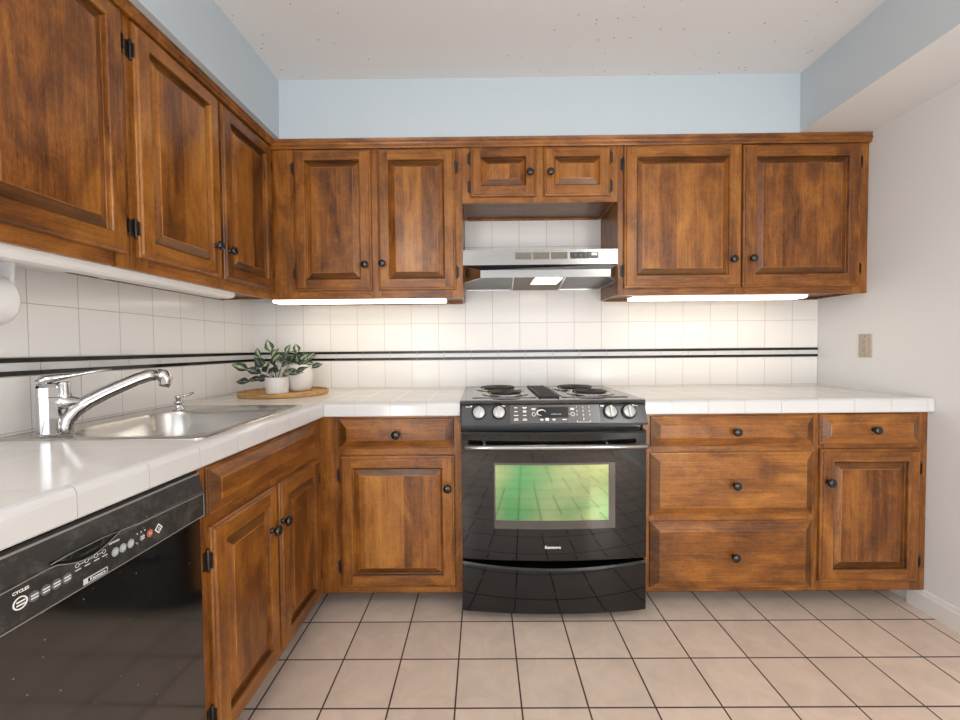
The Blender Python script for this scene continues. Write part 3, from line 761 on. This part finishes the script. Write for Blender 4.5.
# oven door
b = MB()
bowed(b, -.379, .379, [(-.05, .272), (.000, .266), (.010, .270), (.012, .276), (.012, .790), (.008, .797), (-.05, .798)], -.652, 0, 28, .026)
od = b.build('oven_door', BLACKG, r)
def doory(x): return -.664 - bow(x, .026)
def patch(x0, x1, z0, z1, out, name, m, parent, n=12):
    b = MB(); L0 = []
    L = [[(x0+(x1-x0)*k/n, doory(x0+(x1-x0)*k/n)-out, z) for k in range(n+1)] for z in (z0, z1)]
    Bk = [[(x, y+out+.002, z) for x, y, z in row] for row in L]
    b.loops([Bk[0], L[0], L[1], Bk[1]], 0, False, closed=False)
    return b.build(name, m, parent)
WFR = mat('window_border', (.045, .037, .031), .06, ior=1.75)
wi = patch(-.247, .247, .402, .672, .0006, 'oven_window', WFR, od)
patch(-.241, .219, .437, .664, .0012, 'inner_pane', GREENG, wi)
text('badge', 'Kenmore', .017, BRIGHT, od, (-.010, doory(0)-.001, .327), bold=.0004)
# handle
b = MB(); hz = .7445
b.tube([(-.365, -.716, hz), (-.36, -.7185, hz), (-.2, -.7225, hz), (0, -.724, hz), (.2, -.7225, hz), (.36, -.7185, hz), (.366, -.716, hz)], [.008, .0105, .0115, .0118, .0115, .0105, .008], 14)
hd = b.build('handle', STEEL, od)
for x in (-.285, .205):
    b = MB(); b.tube([(x, -.655, .758), (x, -.700, .756), (x, -.720, .750)], [.007, .006, .006], 10)
    b.build('handle_bracket', STEEL, hd)
# storage drawer with a scooped finger grip
b = MB()
def zf(x, i): return -.020*(1-(x/HX)**2) if i in (4, 5, 6) else 0
bowed(b, -.379, .379, [(-.05, .046), (-.004, .044), (.008, .047), (.012, .054), (.012, .248), (.006, .256), (-.03, .256)], -.648, 0, 28, .030, zf)
b.build('storage_drawer', BLACKG, r)

# ------------------------------------------------------------------ range hood
h = thing('range_hood', 'stainless steel under-cabinet range hood over the range', 'range hood', (1.581, 0, 0))
hw = .3775; zu = 1.460
b = MB()
P = lambda x, y, z: (x, y, z)
A = [(-hw, -.010, 1.612), (hw, -.010, 1.612), (hw, -.310, 1.618), (-hw, -.310, 1.618)]
Bq = [(-hw, -.010, 1.545), (hw, -.010, 1.545), (hw, -.312, 1.545), (-hw, -.312, 1.545)]
i1 = b.loops([A, Bq], 0, False, True, False)
# visor: plan outline with cut-off front corners
plan = [(-hw, -.012), (-hw, -.305), (-.292, -.460), (.298, -.460), (hw, -.305), (hw, -.012)]
topz = [1.545, 1.545, 1.493, 1.493, 1.545, 1.545]
b.loops([[(x, y, z) for (x, y), z in zip(plan, topz)], [(x, y, zu) for x, y in plan], [(x*.975, y+(.008 if y < -.1 else -.002), zu) for x, y in plan], [(x*.97, y+(.010 if y < -.1 else -.004), zu+.012) for x, y in plan]], 0, False, True, False)
b.build('canopy', STEEL, h)
b = MB(); b.prism([(x*.972, y+.006 if y < -.1 else y-.003) for x, y in plan], zu+.006, zu+.010, 'z'); b.build('pan', HOODPAN, h)
b = MB(); b.prism([(x, y) for x, y in ((-.142, -.448), (.095, -.448), (.140, -.014), (-.118, -.014))], zu+.000, zu+.006, 'z'); fl = b.build('filter', FILTER, h)
b = MB()
for (p, q) in (((-.142, -.448), (-.118, -.014)), ((.095, -.448), (.140, -.014)), ((-.118, -.016), (.140, -.016))):
    b.tube([(p[0], p[1], zu), (q[0], q[1], zu)], .0035, 6)
b.build('filter_frame', PLASTIC, fl)
b = MB(); b.box(-.040, .085, -.435, -.255, zu-.003, zu+.004); b.build('lamp_lens', HOODLENS, h)
b = MB()
for x0, x1 in ((-.122, -.043), (-.035, .044), (.053, .132)):
    b.box(x0, x1, -.3150, -.311, 1.572, 1.604)
    for k in range(9):
        b.box(x0+.002+k*.0085, x0+.006+k*.0085, -.3158, -.311, 1.574, 1.602)
b.build('vent', FILTER, h)
b = MB(); b.box(.146, .283, -.3155, -.311, 1.573, 1.603); sp = b.build('switch_plate', BLACKP, h)
for x in (.165, .19, .215, .232):
    b = MB(); b.box(x, x+.012, -.3175, -.315, 1.580, 1.596, 0, .001); b.build('switch', DKB, sp)
b = MB(); b.box(.248, .276, -.3170, -.315, 1.586, 1.599); b.build('badge', BRIGHT, sp)

# ------------------------------------------------------------------ under-cabinet lights
def ucl(name, label, x0, x1, lit=True):
    o = thing(name, label, 'light', (0, -.288, 0), 0, 'lights under the wall cabinets')
    b = MB(); b.box(x0, x1, .0, .105, 1.388, 1.3985); b.build('housing', PLASTIC, o)
    b = MB(); b.prism([(.002, 1.388), (.002, 1.382), (.010, 1.375), (.095, 1.375), (.103, 1.382), (.103, 1.388)], x0+.004, x1-.004, 'x'); b.build('lens', LENS, o)
    return o
ucl('under_cabinet_light', 'glowing fluorescent strip under the wall cabinet by the corner', .250, 1.115)
ucl('under_cabinet_light', 'glowing fluorescent strip under the wall cabinet next to the outlet wall', 2.045, 2.905)
o = left_root('under_cabinet_light', 'unlit white fluorescent strip under the cabinets above the sink', 'light', .252, 'lights under the wall cabinets')
b = MB()
L = []
for x, g in ((-1.99, 0), (-.62, 0), (-.585, .5), (-.575, 1)):
    L.append([(x, 0+.012*g, 1.3985), (x, 0+.012*g, 1.364+.015*g), (x, .008+.01*g, 1.357+.015*g), (x, .055-.01*g, 1.357+.015*g), (x, .062-.012*g, 1.364+.015*g), (x, .062-.012*g, 1.3985)])
b.loops(L, 0, False, True, True); b.build('diffuser', PLASTIC, o)

# ------------------------------------------------------------------ paper towel roll on its holder
o = thing('paper_towel_holder', 'white plastic paper towel holder mounted under the wall cabinet', 'holder', (.105, -1.495, 1.292))
b = MB(); b.box(-.04, .05, -.17, .30, .074, .084); b.box(-.03, .03, -.15, -.09, .084, .1065); b.box(-.03, .03, .10, .16, .084, .1065); b.build('mounting_plate', PLASTIC, o)
for y in (-.155, .155):
    b = MB(); b.prism([(-.028, .074), (.028, .074), (.016, -.03), (.008, -.042), (-.008, -.042), (-.016, -.03)], y-.004, y+.004, 'y'); b.build('arm', PLASTIC, o)
b = MB(); b.lathe([(.060, -.145), (.061, -.14), (.061, .135), (.059, .140), (.022, .140), (.020, .13)], (0, 0, 0), 'x', 40)
for k in range(len(b.v)):
    x, y, z = b.v[k]; b.v[k] = (.105+y, -1.495+x, 1.268+z)
tag(b.build('paper_towel_roll', PAPER), 'white paper towel roll hanging under the cabinet', 'paper towels')

b = MB()
b.tube([(.085, -1.105, 1.3945), (.09, -1.09, 1.381), (.10, -1.06, 1.374), (.11, -1.02, 1.377), (.12, -.985, 1.381), (.125, -.965, 1.3945)], .0042, 8)
tag(b.build('power_cord', PLASTIC), 'short white cord looped under the cabinets above the faucet', 'cord')
# ------------------------------------------------------------------ wall outlet
o = thing('wall_outlet', 'beige duplex outlet on the painted wall above the counter end', 'outlet', (RW, -.304, 1.135), -PI/2)
b = MB(); rings(b, -.035, .035, -.057, .057, [(0, 0), (0, .004), (.003, .006)], 0); pl = b.build('cover_plate', BEIGE, o)
b = MB(); b.box(-.0165, .0165, -.0085, -.005, -.033, .033, 0, .001); sk = b.build('receptacle', BEIGE, o)
b = MB()
for zc in (.0165, -.0165):
    for x in (-.006, .006): b.box(x-.0013, x+.0013, -.0088, -.008, zc, zc+.008)
    b.lathe([(.0028, 0), (.0028, .0005)], (0, -.0084, zc-.007), 'y', 10)
b.build('slot', OUTD, sk)
b = MB()
for z in (.046, -.046): b.lathe([(.003, 0), (.0025, .001)], (0, -.006, z), 'y', 10)
b.build('screw', HINGE, pl)

# ------------------------------------------------------------------ tray with two plants
TX, TY, TZ = .286, -.250, .9152
b = MB(); b.lathe([(.205, 0), (.211, .003), (.212, .019), (.209, .021), (.206, .019), (.204, .010), (.002, .010)], (0, 0, 0), 'z', 64, smooth=False)
o = b.build('round_tray', BAMBOO); o.location = (TX, TY, TZ); tag(o, 'round bamboo serving tray on the counter in the corner', 'tray')
def leaf(b, base, d, up, L, wd, curl, dark):
    d = d.normalized(); side = d.cross(up).normalized(); nrm = side.cross(d).normalized()
    prof = [(0, .04), (.12, .45), (.3, .92), (.45, 1.0), (.62, .82), (.8, .45), (.93, .14), (1, .02)]
    rows = []
    for t_, w_ in prof:
        c_ = base + d*(L*t_) - nrm*(curl*L*t_*t_)
        row = []
        for j, s_ in enumerate((-1, -.5, 0, .5, 1)):
            p = c_ + side*(wd*w_*s_) + nrm*(wd*w_*.28*abs(s_))
            k = b.vert(p); b.uv[k] = ((s_+1)/2, t_*.98 + (1.01 if dark else 0)); row.append(k)
        rows.append(row)
    for r0, r1 in zip(rows, rows[1:]):
        for j in range(4): b.face([r0[j], r0[j+1], r1[j+1], r1[j]], 0, True)
def plant(root, potz, stems, seed):
    rnd = random.Random(seed); fb = MB(); sb = MB()
    for (ax, ay, az, L, n, sz, dk) in stems:
        d = Vector((ax, ay, az)).normalized(); base = Vector((ax*.012, ay*.012, potz-.006))
        pts = []
        for k in range(6):
            t_ = k/5; pts.append(base + d*(L*t_) + Vector((0, 0, -.25*L*t_*t_*(1-d.z))))
        sb.tube(pts, [.0022-.0012*k/5 for k in range(6)], 6)
        for k in range(n):
            t_ = .35+.65*(k+1)/n; i = min(4, int(t_*5)); p = pts[i].lerp(pts[i+1], t_*5-i) if i < 5 else pts[5]
            if k == n-1: ld = d + Vector((rnd.uniform(-.2, .2), rnd.uniform(-.2, .2), rnd.uniform(-.1, .25)))
            else:
                a = rnd.uniform(0, 2*PI); ld = d*.5 + Vector((math.cos(a)*.9, math.sin(a)*.9, rnd.uniform(-.1, .5)))
            up = Vector((rnd.uniform(-.4, .4), -.75, .6+rnd.uniform(-.3, .3)))
            leaf(fb, p, ld, up, sz*rnd.uniform(.9, 1.25), sz*rnd.uniform(.26, .36), rnd.uniform(.05, .35), rnd.random() < dk)
    sb.build('stem', STEM, root); fb.build('foliage', LEAF, root, fix=False)
p = thing('potted_plant', 'leafy variegated plant in a short straight-sided white pot on the tray', 'plant', (.268, -.290, TZ+.0102))
b = MB(); n = 48
def ringp(rr, z, rib): return [((rr+(rib if k % 2 else 0))*math.cos(2*PI*k/n), (rr+(rib if k % 2 else 0))*math.sin(2*PI*k/n), z) for k in range(n)]
b.loops([ringp(.050, 0, 0), ringp(.0525, .002, .0006), ringp(.0535, .078, .0006), ringp(.053, .080, 0), ringp(.048, .080, 0), ringp(.047, .066, 0)], 0, False, True, False)
b.build('pot', POT, p)
b = MB(); b.lathe([(.047, .068), (.03, .071), (.002, .072)], (0, 0, 0), 'z', 24); b.build('soil', SOIL, p)
plant(p, .074, [(-.75, -.25, .45, .150, 6, .062, .75), (-.55, .0, .85, .135, 4, .058, .45), (-.1, -.15, 1.0, .140, 4, .066, .1), (.35, -.1, .95, .140, 5, .055, .8), (.8, -.25, .40, .115, 5, .060, .9), (-.9, -.1, .12, .120, 4, .060, 1.0), (.15, -.5, .6, .09, 5, .052, .9), (-.3, -.5, .55, .10, 5, .055, .9)], 11)
p = thing('potted_plant', 'variegated plant in a rounded white vase at the back of the tray', 'plant', (.335, -.180, TZ+.0102))
b = MB(); b.lathe([(.038, 0), (.052, .004), (.063, .030), (.069, .065), (.069, .095), (.065, .125), (.063, .138), (.060, .139), (.061, .125), (.064, .100)], (0, 0, 0), 'z', 36, cap1=False)
b.build('vase', POT, p)
b = MB(); b.lathe([(.062, .112), (.03, .118), (.002, .120)], (0, 0, 0), 'z', 24); b.build('soil', SOIL, p)
plant(p, .118, [(-.5, -.3, .6, .085, 4, .055, .5), (.0, -.2, 1.0, .090, 4, .055, .2), (.55, -.3, .65, .080, 4, .056, .15), (.2, -.7, .5, .07, 4, .05, .4), (.9, .0, .35, .06, 3, .05, .5), (-.3, .3, .9, .1, 3, .05, .6)], 5)
